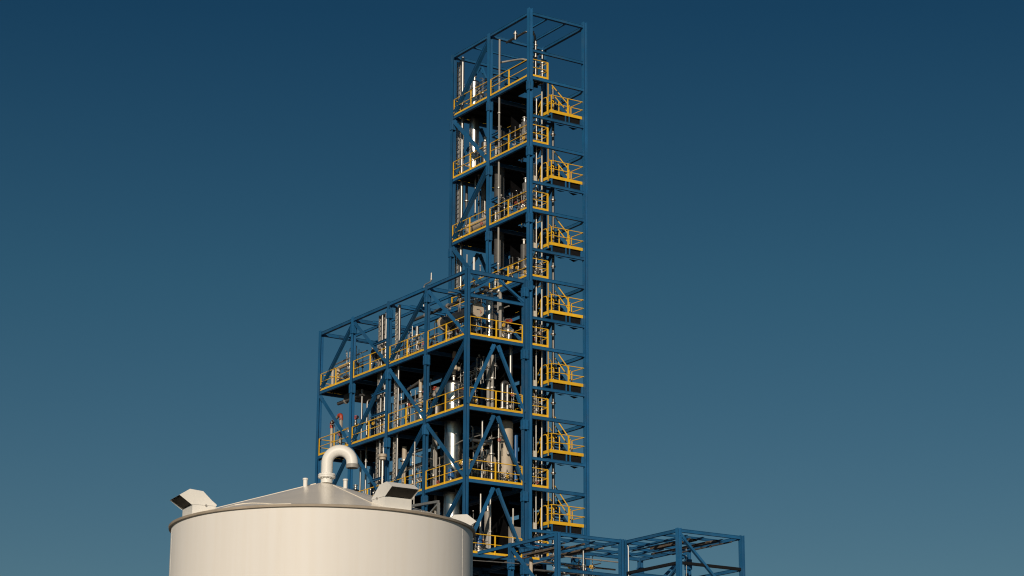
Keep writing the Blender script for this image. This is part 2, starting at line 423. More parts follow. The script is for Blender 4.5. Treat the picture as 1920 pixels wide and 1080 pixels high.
# short tray-support rails in the second bay
for k, (dz0) in ((1,1.3),(1,2.6),(0,1.5),(2,1.6)):
    MB().hsec((0,CV[3]-2.4,FZ(k)+dz0),(0,CV[2]+.12,FZ(k)+dz0),.14,.12,.016,.014).build('support_rail', M['blue'], low)

# ================================================================== PIPE RACK (lower right)
S_ = .965
def rk(X, Y): 
    x, y = X*S_-OX, Y*S_-OY
    return (x*CY_+y*SY_, -x*SY_+y*CY_)
du, dv = rk(8.75, 117.05)
RW, RD = 4.2*S_, 4.64*S_
RZ = CAMZ+19.99*S_
RM = CAMZ+18.315*S_
rack = tag(empty('pipe_rack', world(du,dv,0), YAW), 'low open blue steel pipe rack in front of the tall tower', 'pipe rack')
AU, AV = -4.53*S_, 4.57*S_
BU = -.36
V2, V3 = AV+4.46*S_, AV+7.9*S_
for (u, v) in ((0,0),(RW,0),(0,RD),(RW,RD)): column(rack, u, v, 0, RZ+.03, [] if (u,v) != (RW,RD) else [RZ-.9], 'u', .23)
for (u, v) in ((AU,AV),(BU,AV),(AU,V2),(BU,V2)): column(rack, u, v, 0, RZ+.03, [RZ-1.1] if v == V2 else [], 'u', .23)
def rb(a, b, z, d=.17, w=.15, name='beam', m='blue'): beam(rack, (a[0],a[1],z), (b[0],b[1],z), d, w, name, m)
for a, b in (((0,0),(RW,0)),((0,0),(0,RD)),((RW,0),(RW,RD)),((0,RD),(RW,RD)),((AU,AV),(BU,AV)),((AU,AV),(AU,V2)),((BU,AV),(BU,V2)),((AU,V2),(BU,V2)),((AU,V2),(AU,V3)),((BU,V2),(BU,V3))):
    rb(a, b, RZ)
for a, b in (((RW,0),(RW,RD)),((0,RD),(RW,RD))): rb(a, b, RM, .17, .13)
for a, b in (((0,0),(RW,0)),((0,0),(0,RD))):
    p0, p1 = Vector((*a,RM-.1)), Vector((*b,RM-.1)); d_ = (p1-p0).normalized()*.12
    MB().bar(p0+d_, p1-d_, .16, .14).build('dark_mid_beam', M['black'], rack)  # front and left mid beams, in near-black
for a, b in (((AU,AV),(BU,AV)),((BU,AV),(BU,V2)),((AU,V2),(BU,V2))): rb(a, b, RM-.2, .17, .13)
column(rack, RW, V2, 0, RZ+.03, [RZ-.8], 'u', .23)
for a, b in (((BU,V2),(RW,V2)),((RW,RD),(RW,V2))): rb(a, b, RZ)
rb((BU,V2), (RW,V2), RM-.2, .17, .13)
for t in (.3,.62): rb((RW*t,RD), (RW*t,V2), RZ-.1, .12, .1, 'joist')
for t in (.35,.7): rb((0,RD+(V2-RD)*t), (RW,RD+(V2-RD)*t), RZ-.02, .13, .1, 'joist')
for t in (.16,.42,.72): rb((RW*t,0), (RW*t,RD), RZ-.24, .1, .09, 'joist')
for t in (.33,.68): rb((0,RD*t), (RW,RD*t), RZ-.02, .13, .1, 'joist')
for t in (.3,.62,.84): rb((AU,AV+(V2-AV)*t), (BU,AV+(V2-AV)*t), RZ-.02-.1*(t > .5), .13, .1, 'joist')
for t in (.3,.6): rb((AU+(BU-AU)*t,AV), (AU+(BU-AU)*t,V2), RZ-.2, .1, .09, 'joist')
brace(rack, (0,0,RZ-.2), (RW,0,RZ-3.9), .14); brace(rack, (0,0,RM-.2), (0,RD,RM-3.4), .14)
brace(rack, (RW,RD,RZ-.2), (0,RD,RZ-3.9), .14); brace(rack, (AU,V2,RZ-.2), (AU,AV,RZ-3.9), .14); brace(rack, (AU,V2,RM), (AU,V3,RM-2.4), .14)
brace(rack, (BU,AV,RZ-3.9), (BU,V2,RZ-.3), .13)

# ================================================================== STORAGE TANK
TR, TY = 4.69, 70.0
_d = ray(605.5, 990); TX = _d.x/_d.y*TY
RIMZ = CAMZ+.1690*TY
SL = math.tan(math.radians(18.3))
tank = tag(empty('storage_tank', (TX,TY,0)), 'large round white storage tank with a cone roof and vent pipe', 'tank')
prof = [(TR,0)]
z = 0
while z < RIMZ-.2:
    prof.append((TR, min(z+2.4, RIMZ-.03))); z += 2.4
MB().lathe(prof, 128).build('shell', M['shell'], tank)
sm = MB()
for a_ in (-101,-20,61,142,-165):                                        # vertical weld seams, a few millimetres proud
    t = math.radians(a_); c, s = math.cos(t), math.sin(t)
    sm.bar((TR*c,TR*s,0), (TR*c,TR*s,RIMZ-.06), .03, .008, (-c,-s,0))
sm.build('weld_seam', M['shell'], tank)
MB().lathe([(TR+.002,RIMZ-.075),(TR+.075,RIMZ-.07),(TR+.085,RIMZ-.005),(TR-.03,RIMZ+.012)], 128).build('rim', M['rim'], tank)
def rz(r): return RIMZ+.01+(TR-r)*SL
MB().lathe([(TR-.02,rz(TR-.02)),(TR*.66,rz(TR*.66)),(TR*.33,rz(TR*.33)),(.02,rz(.02))], 128).build('roof', M['roofp'], tank)
rs = MB()
def on_roof(px, py):                                                     # survey point on the cone
    d = ray(px, py); prev = None; t0 = (TY-TR*1.1)/d.y; n = 4000
    for i in range(n):
        t = t0+i*(2.2*TR/d.y)/n; x, y, zz = d.x*t-TX, d.y*t-TY, d.z*t+CAMZ
        r = math.hypot(x, y)
        if r < TR and zz < rz(r): return Vector((x, y, rz(r)+.006))
    return None
for ln in ([(625,910),(645,919),(670,930.5),(697,943)], [(418,953.2),(440,947.2),(456,944.6),(473,943.3),(492,943.8),(513,945.6),(530,947.2),(546,949.4)]):
    pts = [p for p in (on_roof(*q) for q in ln) if p]
    if len(pts) > 1: rs.tube(pts, .013, 6)
for a_ in (70, 142, 214):
    t = math.radians(a_); c, sn = math.cos(t), math.sin(t)
    rs.tube([(r*c,r*sn,rz(r)+.006) for r in (.3,1.5,3,TR-.06)], .022, 6)
rs.build('roof_seam', M['roofp'], tank)
# goose-neck vent on the crown of the roof
pr, gr = .182, .395
ax, ay = (610.6-605.5)/59.6, -.1
z0 = rz(.1)-.03
zb = CAMZ+(ray(614.6,868).z/ray(614.6,868).y)*(TY+ay)
pl = [(ax,ay,z0),(ax,ay,zb)]
for i in range(1, 17):
    t = PI-(PI*.965)*i/16; pl.append((ax+gr+gr*math.cos(t), ay-.05*(i/16), zb+gr*math.sin(t)))
e = pl[-1]; pl.append((e[0]+.012, e[1], e[2]-.16))
gn = MB().tube(pl, pr, 28).build('vent_pipe', M['white'], tank)
fm = MB(); zf = CAMZ+(ray(614.6,893).z/ray(614.6,893).y)*(TY+ay)
fm.lathe([(pr,zf-.05),(.275,zf-.05),(.275,zf-.008),(.262,zf-.004),(.262,zf+.004),(.275,zf+.008),(.275,zf+.05),(pr,zf+.05)], 28, (ax,ay,0))
for i in range(12):
    t = 2*PI*i/12; fm.cyl((ax+.235*math.cos(t),ay+.235*math.sin(t),zf-.08),(ax+.235*math.cos(t),ay+.235*math.sin(t),zf+.08),.018,n=6)
fm.build('flange', M['white'], gn)
x, y, zz = pl[-1]
MB().lathe([(.17,zz-.06),(.20,zz-.05),(.20,zz+.06),(pr,zz+.07)], 28, (x,y,0)).build('screen_ring', M['greyp'], gn)
MB().lathe([(.001,zz-.015),(.176,zz-.012)], 20, (x,y,0)).build('bird_screen', M['dgrey'], gn)
for (px, yy, h) in ((573.5,-.6,.24),(644,.3,.36)):
    nx = (px-605.5)/59.6; r = math.hypot(nx, yy)
    m = MB(); m.cyl((nx,yy,rz(r)-.05),(nx,yy,rz(r)+h),.068,n=16); m.cyl((nx,yy,rz(r)+h-.03),(nx,yy,rz(r)+h+.02),.085,n=16)
    m.build('nozzle', M['white'], tank)
# rectangular overflow hoods on the edge of the roof
def hood(ang, r0, dz=0, w=.94, hs=1):
    t = math.radians(ang); out = Vector((math.sin(t), -math.cos(t), 0)); sd = Vector((math.cos(t), math.sin(t), 0))
    base = rz(r0)-.16+dz
    def P(x, s, zz): return out*(r0+x)+sd*s+Vector((0,0,base+zz*hs))
    hw = w/2
    bm = MB()
    x0, x1, hb = -.40, .34, .40
    q = [(x0,0),(x1,0),(x1,hb),(x0,hb)]
    vs = [P(a,-hw,b) for a, b in q]+[P(a,hw,b) for a, b in q]
    bm.add(vs, [(0,1,2,3),(7,6,5,4),(1,5,6,2),(4,0,3,7),(3,2,6,7)])
    o = bm.build('hood', M['white'], tank)
    fl = [(x0-.02,hb+.004),(x0-.02,hb+.05),(x0+.14,hb+.17),(.02,hb+.43),(.44,hb+.47),(.76,hb+.26),(x1+.01,hb-.02),(x1+.01,hb+.004)]
    n = len(fl); inner = [(x0+.03,hb+.03),(x0+.03,hb+.05),(x0+.17,hb+.155),(.04,hb+.405),(.43,hb+.44),(.735,hb+.25),(x1+.02,hb+.02),(x1-.02,hb+.02)]
    cm = MB()
    hw2 = hw+.012
    vs = [P(a,-hw2,b) for a, b in fl]+[P(a,hw2,b) for a, b in fl]
    fs = [(i,i+1,n+i+1,n+i) for i in range(5)]
    cm.add(vs, [list(range(n)), list(reversed(range(n,2*n)))]+fs)
    hi = hw2-.02
    vi = [P(a,-hi,b) for a, b in inner]+[P(a,hi,b) for a, b in inner]
    cm.add(vi, [list(reversed(range(n))), list(range(n,2*n))]+[(i+1,i,n+i,n+i+1) for i in range(5)])
    cm.build('hood_cap', M['white'], o)
    dm = MB(); hk = hi-.01
    dm.add([P(.70,-hk,hb+.235), P(.70,hk,hb+.235), P(x1+.02,hk,hb+.03), P(x1+.02,-hk,hb+.03)], [(0,1,2,3)])
    dm.build('dark_opening', M['hood_dark'], o)  # added sheet, coloured as the shaded inside of the hood
    lg = MB(); p = P(-.08,-hw2-.03,hb+.0); lg.cyl(p, p+sd*.05, .03, n=8); p = P(-.08,hw2-.02,hb+.0); lg.cyl(p, p+sd*.05, .03, n=8)
    lg.build('latch', M['greyp'], o)
hood(-65, TR*.866, -.05, w=1.0); hood(33.5, TR*.905, w=.92, hs=.9); hood(110, TR*.885, -.15)

# ================================================================== EQUIPMENT
def dome(r, h, n=7): return [(r*math.cos(i*PI/2/n), h*math.sin(i*PI/2/n)) for i in range(n+1)]
def vessel(name, label, cat, u, v, z0, z1, r, m='alu', ring=.8, skirt=True, manway=None, nozzles=(), group=None, top=True):
    o = thing(name, label, cat, u, v, z0, group); hgt = z1-z0
    pr = [(r,0 if not skirt else .5)]
    z = pr[0][1]+ring
    while z < hgt-.2:
        pr += [(r,z-.02),(r+.009,z-.015),(r+.009,z+.015),(r,z+.02)]; z += ring
    pr.append((r,hgt))
    m = 'aluv' if m == 'alu' else m
    MB().lathe(pr, 28).build('shell', M[m], o)
    hd = MB().lathe([(a,hgt+.002+b) for a, b in dome(r,r*.5)], 28).build('head', M[m], o) if top else None
    if skirt:
        MB().lathe([(r*.97,0),(r*.97,.48)], 24).build('skirt', M['greyp'], o)
    if top:
        MB().cyl((0,0,hgt+r*.48),(0,0,hgt+r*.5+.22),.07,n=10).cyl((0,0,hgt+r*.5+.22),(0,0,hgt+r*.5+.27),.13,n=12).build('nozzle', M['galv'], o)
    for (ang, zz, ln, nr) in nozzles:
        t = math.radians(ang); c, s = math.cos(t), math.sin(t)
        MB().cyl((c*r*.9,s*r*.9,zz),(c*(r+ln),s*(r+ln),zz),nr,n=10).cyl((c*(r+ln),s*(r+ln),zz),(c*(r+ln+.05),s*(r+ln+.05),zz),nr*1.7,n=14).build('nozzle', M['galv'], o)
    if manway:
        ang, zz, mr = manway; t = math.radians(ang); c, s = math.cos(t), math.sin(t)
        a = Vector((c,s,0)); sd = Vector((-s,c,0)); m2 = MB()
        m2.cyl(a*r*.85+Vector((0,0,zz)), a*(r+.2)+Vector((0,0,zz)), mr*.85, n=24)
        m2.cyl(a*(r+.16)+Vector((0,0,zz)), a*(r+.24)+Vector((0,0,zz)), mr, n=24)
        for i in range(16):
            q = 2*PI*i/16; p = a*(r+.22)+sd*mr*.88*math.cos(q)+Vector((0,0,zz+mr*.88*math.sin(q))); m2.cyl(p, p+a*.06, .022, n=6)
        m2.bar(a*(r+.27)-sd*mr*.8+Vector((0,0,zz)), a*(r+.27)+sd*mr*.8+Vector((0,0,zz)), .03)
        m2.build('manway', M['alu'], o)
    return o
def pipe(label, pts, r, m='alu', bend=.3, flanges=(), group=None, name='pipe', cat='pipe', n=12, bands=0):
    b = Vector(pts[0]); P = [Vector(p)-b for p in pts]
    mb = MB().tube(fillet(P, max(bend, r*1.6)), r, n)
    if bands:
        d = P[-1]-P[0]; k = int(d.length/bands)
        for i in range(1, k):
            q = P[0]+d*i/k; e = d.normalized()*.03; mb.cyl(q-e, q+e, r*1.12, n=n)
    o = mb.build(name, M[m], None, world(*b), YAW); tag(o, label, cat, group)
    for f in flanges:                                  # fraction along the straight start-end polyline
        L = [(P[i+1]-P[i]).length for i in range(len(P)-1)]; t = f*sum(L); i = 0
        while i < len(L)-1 and t > L[i]: t -= L[i]; i += 1
        d = (P[i+1]-P[i]).normalized(); q = P[i]+d*min(t, L[i])
        MB().cyl(q-d*.035, q+d*.035, r*1.75, n=14).build('flange', M['galv'], o)
    return o
def cable_tray(label, u, v, z0, z1, w=.42, axis='v', group='vertical cable trays'):
    o = thing('cable_tray', label, 'cable tray', u, v, z0, group); L = z1-z0; m = MB(); c = MB()
    X = (lambda a, b: (a, b)) if axis == 'u' else (lambda a, b: (b, a))
    for s in (-1,1):
        x, y = X(s*w/2, 0); m.cbox((x,y,L/2),(.025 if axis == 'u' else .11, .11 if axis == 'u' else .025, L))
    z = .15
    while z < L:
        x, y = X(w-.02, .03); m.cbox((0,0,z),(x,y,.045)); z += .3
    m.build('ladder_frame', M['galv'], o)
    nz = int(L/.35)
    for i, (a, rr) in enumerate(((-.13,.035),(-.03,.045),(.09,.03))):
        pts = []
        for j in range(nz+1):
            x, y = X(a+.012*math.sin(j*1.7+i), .055+.01*math.sin(j*2.3+i*2)); pts.append((x, y if axis == 'u' else y, L*j/nz))
        c.tube(pts, rr, 8)
    c.build('cable', M['greyp'], o)
    return o
def valve(label, u, v, z, s=1., wheel='red', body='galv', axis='u', group=None):
    o = thing('valve', label, 'valve', u, v, z, group); m = MB(); d = Vector((1,0,0)) if axis == 'u' else Vector((0,1,0))
    m.cyl(-d*.20*s, d*.20*s, .065*s, n=12)
    for e in (-1,1): m.cyl(d*e*.17*s, d*e*.23*s, .13*s, n=14)
    m.lathe([(.03*s,-.12*s),(.11*s,-.09*s),(.13*s,0),(.10*s,.1*s),(.06*s,.16*s),(.04*s,.3*s)], 14)
    m.build('valve_body', M[body], o)
    MB().cyl((0,0,.28*s),(0,0,.46*s),.018*s,n=8).build('stem', M['galv'], o)
    w = MB(); rr = .17*s; tilt = Vector((-.5,-.5,.72)).normalized(); x = tilt.cross(Vector((0,0,1))).normalized(); y = tilt.cross(x)
    c0 = Vector((0,0,.46*s)); ring = [c0+(x*math.cos(2*PI*i/16)+y*math.sin(2*PI*i/16))*rr for i in range(17)]
    w.tube(ring, .035*s, 8, False)
    for i in range(4): w.tube([c0, ring[i*4]], .018*s, 6)
    w.build('handwheel', M[wheel], o)
    return o
def exchanger(label, u, v, z, r, ln, m='tan', axis='v', saddle=.5, end='tan', group='horizontal heat exchangers', plate=False):
    """horizontal shell; its bolted channel cover is at the origin end, facing the viewer"""
    o = thing('heat_exchanger', label, 'heat exchanger', u, v, z, group)
    D = Vector((0,1,0)) if axis == 'v' else Vector((1,0,0)); Sd = Vector((1,0,0)) if axis == 'v' else Vector((0,1,0)); U = Vector((0,0,1)); c = U*(saddle+r)
    MB().cyl(c+D*.16, c+D*ln, r*.86, n=28).cyl(c+D*ln, c+D*(ln+r*.35), r*.86, r*.4, n=28).build('shell', M[m], o)
    f = MB().cyl(c+D*.0, c+D*.06, r, n=32).cyl(c+D*.05, c+D*.07, r*.94, n=32).cyl(c+D*.065, c+D*.12, r*1.0, n=32).cyl(c+D*.11, c+D*.17, r*.9, n=32)
    for i in range(24):
        t = 2*PI*i/24; p = c+Sd*r*.92*math.cos(t)+U*r*.92*math.sin(t); f.cyl(p-D*.03, p+D*.13, .018, n=6)
    ch = f.build('channel_cover', M[end], o)
    MB().cyl(c+D*(ln-.16), c+D*(ln-.08), r*1.02, n=32).cyl(c+D*(ln-.09), c+D*(ln-.06), r*.95, n=32).cyl(c+D*(ln-.07), c+D*ln, r*1.02, n=32).build('rear_flange', M[end], o)
    if plate: MB().box((-.10 if axis == 'v' else -.012,-.012 if axis == 'v' else -.10,c.z+.0),(.10 if axis == 'v' else -.002,-.002 if axis == 'v' else .10,c.z+.035)).build('name_plate', M['alud'], ch)
    for t in (.25,.8):
        p = D*ln*t; s = MB(); s.cbox(p+U*saddle*.5, (r*1.3 if axis == 'v' else .1, .1 if axis == 'v' else r*1.3, saddle)); s.cbox(p+U*(saddle+.06),(r*1.5 if axis == 'v' else .12, .12 if axis == 'v' else r*1.5,.16)); s.build('saddle', M['dgrey'], o)
    MB().cyl(c+D*.3+U*r*.7, c+D*.3+U*(r+.22), r*.26, n=12).cyl(c+D*.3+U*(r+.22), c+D*.3+U*(r+.27), r*.42, n=14).build('nozzle', M['galv'], o)
    return o
def pump(label, u, v, z, group='motor driven pumps', vertical=True):
    o = thing('pump', label, 'pump', u, v, z, group)
    MB().cbox((0,0,.05),(.5,.5,.1)).build('base_plate', M['dgrey'], o)
    MB().lathe([(.12,.1),(.2,.14),(.2,.36),(.1,.42),(.1,.5)], 16).cyl((0,0,.24),(.36,0,.24),.07,n=10).cyl((.33,0,.24),(.38,0,.24),.13,n=12).build('casing', M['galv'], o)
    m = MB().lathe([(.11,.5),(.17,.52),(.17,1.0),(.15,1.05),(.08,1.1),(.001,1.11)], 18)
    for i in range(12):
        t = 2*PI*i/12; m.bar((.17*math.cos(t),.17*math.sin(t),.56),(.17*math.cos(t),.17*math.sin(t),.98),.02,.03)
    m.build('motor', M['motor'], o)
    return o
def jbox(label, u, v, z, w=.3, h=.42, m='cream', group='instrument boxes beside the stair'):
    o = thing('junction_box', label, 'junction box', u, v, z, group)
    MB().cbox((0,0,h/2),(w,.16,h)).build('enclosure', M[m], o)
    MB().cbox((0,-.09,h/2),(w*.86,.016,h*.86)).build('cover', M[m], o)
    MB().cyl((-w*.2,0,h),(-w*.2,0,h+.8),.024,n=8).build('conduit', M['galv'], o)
    return o

# ---- tower contents --------------------------------------------------------------------------------
u0 = .55
a = on_u(859.5, 300, u0)
cable_tray('wide vertical cable tray at the rear left corner of the tall tower', u0, a[1], FZ(2.2), on_u(859.5,116,u0)[2], .40)
a = on_u(866.2, 300, .45)
pipe('bright straight pipe beside the cable tray at the tower rear', [(.45,a[1],FZ(2.2)),(.45,a[1],on_u(866,109,.45)[2])], .10, 'alu', group='silver pipes in the tower')
a = on_u(889.5, 210, 1.25)
vessel('process_column', 'slim silver domed column standing behind the upper rail of the tower', 'column', 1.25, a[1], FZ(5)+.05, on_u(889.5,156,1.25)[2], .32, 'alu', .9, nozzles=((200,4.9,.2,.06),(300,5.3,.2,.05)))
a = on_u(905, 170, 1.6)
vessel('process_column', 'short dark vessel beside the slim silver domed column', 'column', 2.2, a[1], FZ(6)+.05, FZ(6)+1.3, .26, 'alud', .7, nozzles=((210,.9,.2,.05),))
a = on_u(902, 268, 1.7); vessel('process_column', 'dull grey vessel behind the slim silver column, one floor lower', 'column', 2.0, a[1], FZ(4)+.05, FZ(5)+2.6, .24, 'alud', .8)
a = on_u(876, 415, .75)
exchanger('tan drum lying behind the yellow rail of the tower, halfway up', .85, B1+.7, FZ(4)+.05, .42, 2.6, 'tan', saddle=.35, group=None)
for (px, lab, k0, k1, r, m, uu) in ((891,'thin bright pipe above the tan drum in the tower',4.35,5.4,.06,'alu',.9),(874.5,'dark grey pipe left of the tan drum in the tower',4.0,5.0,.085,'dgrey',1.0),
        (889.6,'white pipe rising below the tan drum in the tower',2.6,3.72,.07,'white',.7),(897.5,'black pipe with fittings over the tan drum',4.2,5.3,.05,'dgrey',.7),(876.5,'hair thin conduit below the tan drum in the tower',2.6,3.8,.03,'galv',.6)):
    a = on_u(px, 400, uu); pipe(lab, [(uu,a[1],FZ(k0)),(uu,a[1],FZ(k1))], r, m, flanges=(.3,.7), group='silver pipes in the tower')
a = on_u(936, 400, .95)
vessel('process_column', 'tall dark grey column inside the front bay of the tower', 'column', .95, a[1], FZ(2)+.05, FZ(5)+2.1, .31, 'dgrey', 1.2, nozzles=((220,5.2,.2,.06),(330,9.1,.2,.06),(260,12.5,.25,.06)))
for k, lab in ((5,'pale flared base ring of the tower column, highest one'),(4,'pale flared base ring of the tower column, second highest')):
    o = MB().lathe([(.42,0),(.42,.12),(.33,.5),(.32,.62)], 24).build('reducer_cone', M['greyp'], None, world(.95,a[1],FZ(k)+.05), YAW); tag(o, lab, 'pipe fitting', 'flared rings on the tower column')
a = on_u(935.5, 300, .12)
pipe('long thin grey riser climbing the left face of the tall tower', [(.12,a[1],FZ(2.4)),(.12,a[1],FZ(6.85))], .06, 'greyp', flanges=(.22,.48,.74), bands=0)
a = on_u(929.5, 370, .3); 
for k in (4, 5, 3): pipe('short white pipe stub in the front tower bay, %s' % {3:'just above the low roof',4:'level with the tan drum',5:'one floor below the top'}[k], [(.3,a[1],FZ(k)+.05),(.3,a[1],FZ(k)+.95)], .04, 'white', group='white pipe stubs')
# vessel group at the front right, seen between corner column and stair
for (px, k0, k1, r, m, lab) in ((1004.5,5.98,6.62,.065,'alu','left bright pipe at the very top of the tower'),(1016.8,5.98,6.5,.075,'alu','right bright pipe at the very top of the tower'),
        (1016,-1.0,5.86,.032,'white','long thin pale conduit beside the yellow stair')):
    a = on_v(px, 130 if k1 > 6 else 500, .55); pipe(lab, [(a[0],.55,FZ(k0)),(a[0],.55,FZ(k1))], r, m, flanges=(.35,.62,.9) if k1 > 6 else (), group='pipes by the stair')
a = on_v(1005.5, 500, .45); pipe('thin grey conduit next to the corner column behind the short rails', [(a[0],.45,FZ(-1)),(a[0],.45,FZ(5.72))], .04, 'galv', group='pipes by the stair')
a = on_v(1039.5, 500, 2.55)
for k in range(-1, 6):
    pass
pipe('tall dark standpipe with bright couplings behind the yellow stair', [(2.55,on_v(1039.5,500,1.3)[1],FZ(-1)),(2.55,1.3,FZ(6.02))], .085, 'alud', flanges=tuple((i+.3)/7 for i in range(7)))
STG = ('top','second','third','fourth','fifth','sixth','lowest')
for i, k in enumerate((5,4,3,2,1,0,-1)):
    a = on_v(1006.5, 400, .3)
    if i: jbox('cream instrument box by the stair, %s landing from the top' % STG[i], .55, .3, LD(k)+.02, .26, .40)
    # small exchangers and valves crowd the dark front corner
    vessel('filter_vessel', 'small dark filter behind the short yellow rail, %s stair storey' % STG[i], 'filter', .62+.1*(i % 2), 1.5, FZ(k)+.05, FZ(k)+1.7+.3*(i % 3), .2, 'dgrey', .5, nozzles=((250,.9,.15,.05),(200,1.3,.2,.04)), group='filters behind the short rails')
    valve('grey valve behind the short yellow rail, %s stair storey' % STG[i], .45+.25*(i % 3), .75, FZ(k)+.55, .9, 'galv', 'galv', 'u', group='valves behind the short rails')
pipe('horizontal silver pipe with elbow under the tower roof', [(.5,3.3,TT-.75),(.5,1.1,TT-.75),(1.1,1.1,TT-.75),(1.1,1.1,FZ(6)+.8)], .07, 'alud', flanges=(.2,.5))
pipe('short bright pipe under the tower roof', [(.35,2.1,TT-1.0),(.35,2.1,TT-.45)], .07, 'alu', flanges=(.7,))
pipe('grey curved pipe crossing behind the top floor of the tower', [(.4,4.0,FZ(6)+2.2),(.9,3.6,FZ(6)+2.3),(1.0,2.2,FZ(6)+2.0),(2.4,2.2,FZ(6)+1.9)], .06, 'greyp')

# ---- low block contents ----------------------------------------------------------------------------
# twin trays in the second bay and one in the third
for (px, uu, k1, lab) in ((711,-3.75,2.86,'cable tray of the low frame, left of the pair'),(719,-3.75,2.86,'cable tray of the low frame, right of the pair'),(742.5,-3.7,2.9,'single cable tray just right of the third low frame column')):
    a = on_u(px, 750, uu); cable_tray(lab, uu, a[1], FZ(-1), FZ(k1), .30)
for (px, uu, k1, r, lab) in ((714.4,-3.9,2.82,.07,'bright pipe between the paired cable trays'),(721.3,-3.9,2.85,.07,'bright pipe right of the paired cable trays'),(746.6,-3.85,2.88,.075,'bright pipe beside the single cable tray')):
    a = on_u(px, 750, uu); pipe(lab, [(uu,a[1],FZ(-1)),(uu,a[1],FZ(k1))], r, 'alu', group='bright pipes beside the cable trays')
for (px, k0, k1, r, lab) in ((678.6,-1,1.9,.065,'shiny vertical pipe in the second bay, left of two'),(688.5,-1,1.72,.06,'shiny vertical pipe in the second bay, right of two')):
    a = on_u(px, 760, -3.2); pipe(lab, [(-3.2,a[1],FZ(k0)),(-3.2,a[1],FZ(k1)),(-2.2,a[1]+.1,FZ(k1))] if k1 < 1.8 else [(-3.2,a[1],FZ(k0)),(-3.2,a[1],FZ(k1))], r, 'alu', flanges=(.35,.6), group='shiny pipes in the second bay')
# big silver vessel of the near bay
a = on_u(850, 800, -2.75)
vessel('process_column', 'big silver insulated column with round manway in the near bay', 'column', -2.75, a[1], FZ(-1)+.05, on_u(850,722,-2.75)[2], .52, 'alu', .55, manway=(-80,on_u(858,738,-2.75)[2]-FZ(-1)-.05,.38), nozzles=((200,9.3,.15,.06),))
pipe('tan pipe leaving the top of the big silver column', [(-2.75,a[1],on_u(850,702,-2.75)[2]),(-2.75,a[1],on_u(850,658,-2.75)[2]),(-2.75,a[1]-1.2,on_u(850,658,-2.75)[2]+.1)], .10, 'tan', .25, flanges=(.12,))
pipe('slim grey pipe left of the big silver column', [(-2.9,a[1]+1.6,FZ(-1)),(-2.9,a[1]+1.6,FZ(.9))], .075, 'greyp')
# tan vessel in the right-hand bay
a = on_v(948, 850, 1.35)
vessel('process_column', 'cream painted vessel standing on legs behind the right hand rail', 'column', a[0], 1.35, FZ(0)+.05, FZ(0)+3.75, .42, 'tan', 5, top=True, nozzles=((250,1.9,.15,.05),))
a = on_v(896.5, 581, .55)
exchanger('long dull exchanger with a pale round cover above the top right rail', a[0], .55, FZ(2)+.05, .41, 3.75, 'alud', saddle=a[2]-.41-FZ(2)-.05, plate=True)
pipe('tan elbow pipe above the pale exchanger cover', [(on_v(890,565,.9)[0]-.5,.95,FZ(2)+2.35),(on_v(898,565,.9)[0],.9,FZ(2)+2.1),(on_v(898,565,.9)[0],.9,FZ(2)+1.6)], .085, 'tan', .15)
a = on_v(938, 590, .6)
pipe('grey riser with top elbow in the upper right bay', [(a[0],.6,FZ(2)),(a[0],.6,FZ(2)+3.05),(a[0]-.75,1.2,FZ(2)+3.15)], .10, 'greyp', .28, flanges=(.78,))
for (px, lab) in ((915.5,'left grey pipe of the pair behind the right hand rail'),(923,'right grey pipe of the pair behind the right hand rail')):
    a = on_v(px, 720, .9); pipe(lab, [(a[0],.9,FZ(1)),(a[0],.9,FZ(1)+3.4 if px > 920 else FZ(1)+3.2)], .10, 'greyp', flanges=(.24,.44,.6), group='grey pipe pair')
a, b = on_v(957.5, 680, .8), on_v(942, 740, .7)
pipe('silver pipe dropping through the floor right of the grey riser', [(a[0],.8,FZ(2)+.3),(a[0],.8,FZ(1)+2.05)], .10, 'alu', flanges=(.1,))
pipe('silver hooked pipe on the middle right floor', [(b[0],.7,FZ(1)+.15),(b[0],.7,FZ(1)+1.85),(b[0]+.5,.95,FZ(1)+1.95),(b[0]+.5,.95,FZ(1)+.4)], .11, 'alu', .2, flanges=(.05,))
a = on_v(953, 606, .45); valve('red handwheel valve in the upper right bay', a[0], .45, FZ(2)+.75, 1.25, 'red', 'galv')
a = on_v(956, 625, .5); vessel('filter_vessel', 'small silver strainer below the red handwheel valve', 'filter', a[0], .6, FZ(2)+.05, FZ(2)+.75, .17, 'alu', .3, skirt=False)
a = on_v(920, 850, 1.0); exchanger('oval looking tan exchanger cover left of the cream vessel', a[0]-.05, .9, FZ(0)+.05, .36, 2.0, 'dgrey', saddle=1.0, plate=False)
a, b = on_v(884, 822, .8), on_v(922, 824, .8)
pipe('silver wrapped pipe run crossing behind the right hand braces', [(a[0],.85,FZ(0)+2.4),(b[0],.85,FZ(0)+2.45),(b[0]+.05,.85,FZ(0)+.1)], .10, 'alu', .2, flanges=(.35,.55,.7))
for (px, k0, h, lab) in ((904,0,3.6,'thin grey pipe behind the left arm of the right hand brace'),(935,0,3.5,'thin tan pipe in front of the cream vessel'),(902,-1,3.5,'thin pipe at the lowest right bay'),(920,-1,3.6,'grey pipe pair at the lowest right bay'),(962.5,-1,2.9,'bent grey pipe near the cabinet at the lowest right bay')):
    a = on_v(px, 850, .75); pipe(lab, [(a[0],.75,FZ(k0)),(a[0],.75,FZ(k0)+h)], .05, 'galv', flanges=(.4,), group='thin pipes in the right bay')
a = on_v(966, 975, .9); o = jbox('grey control cabinet in the lowest right bay', a[0], .9, FZ(-1)+.9, .8, 1.0, 'greyp', None)
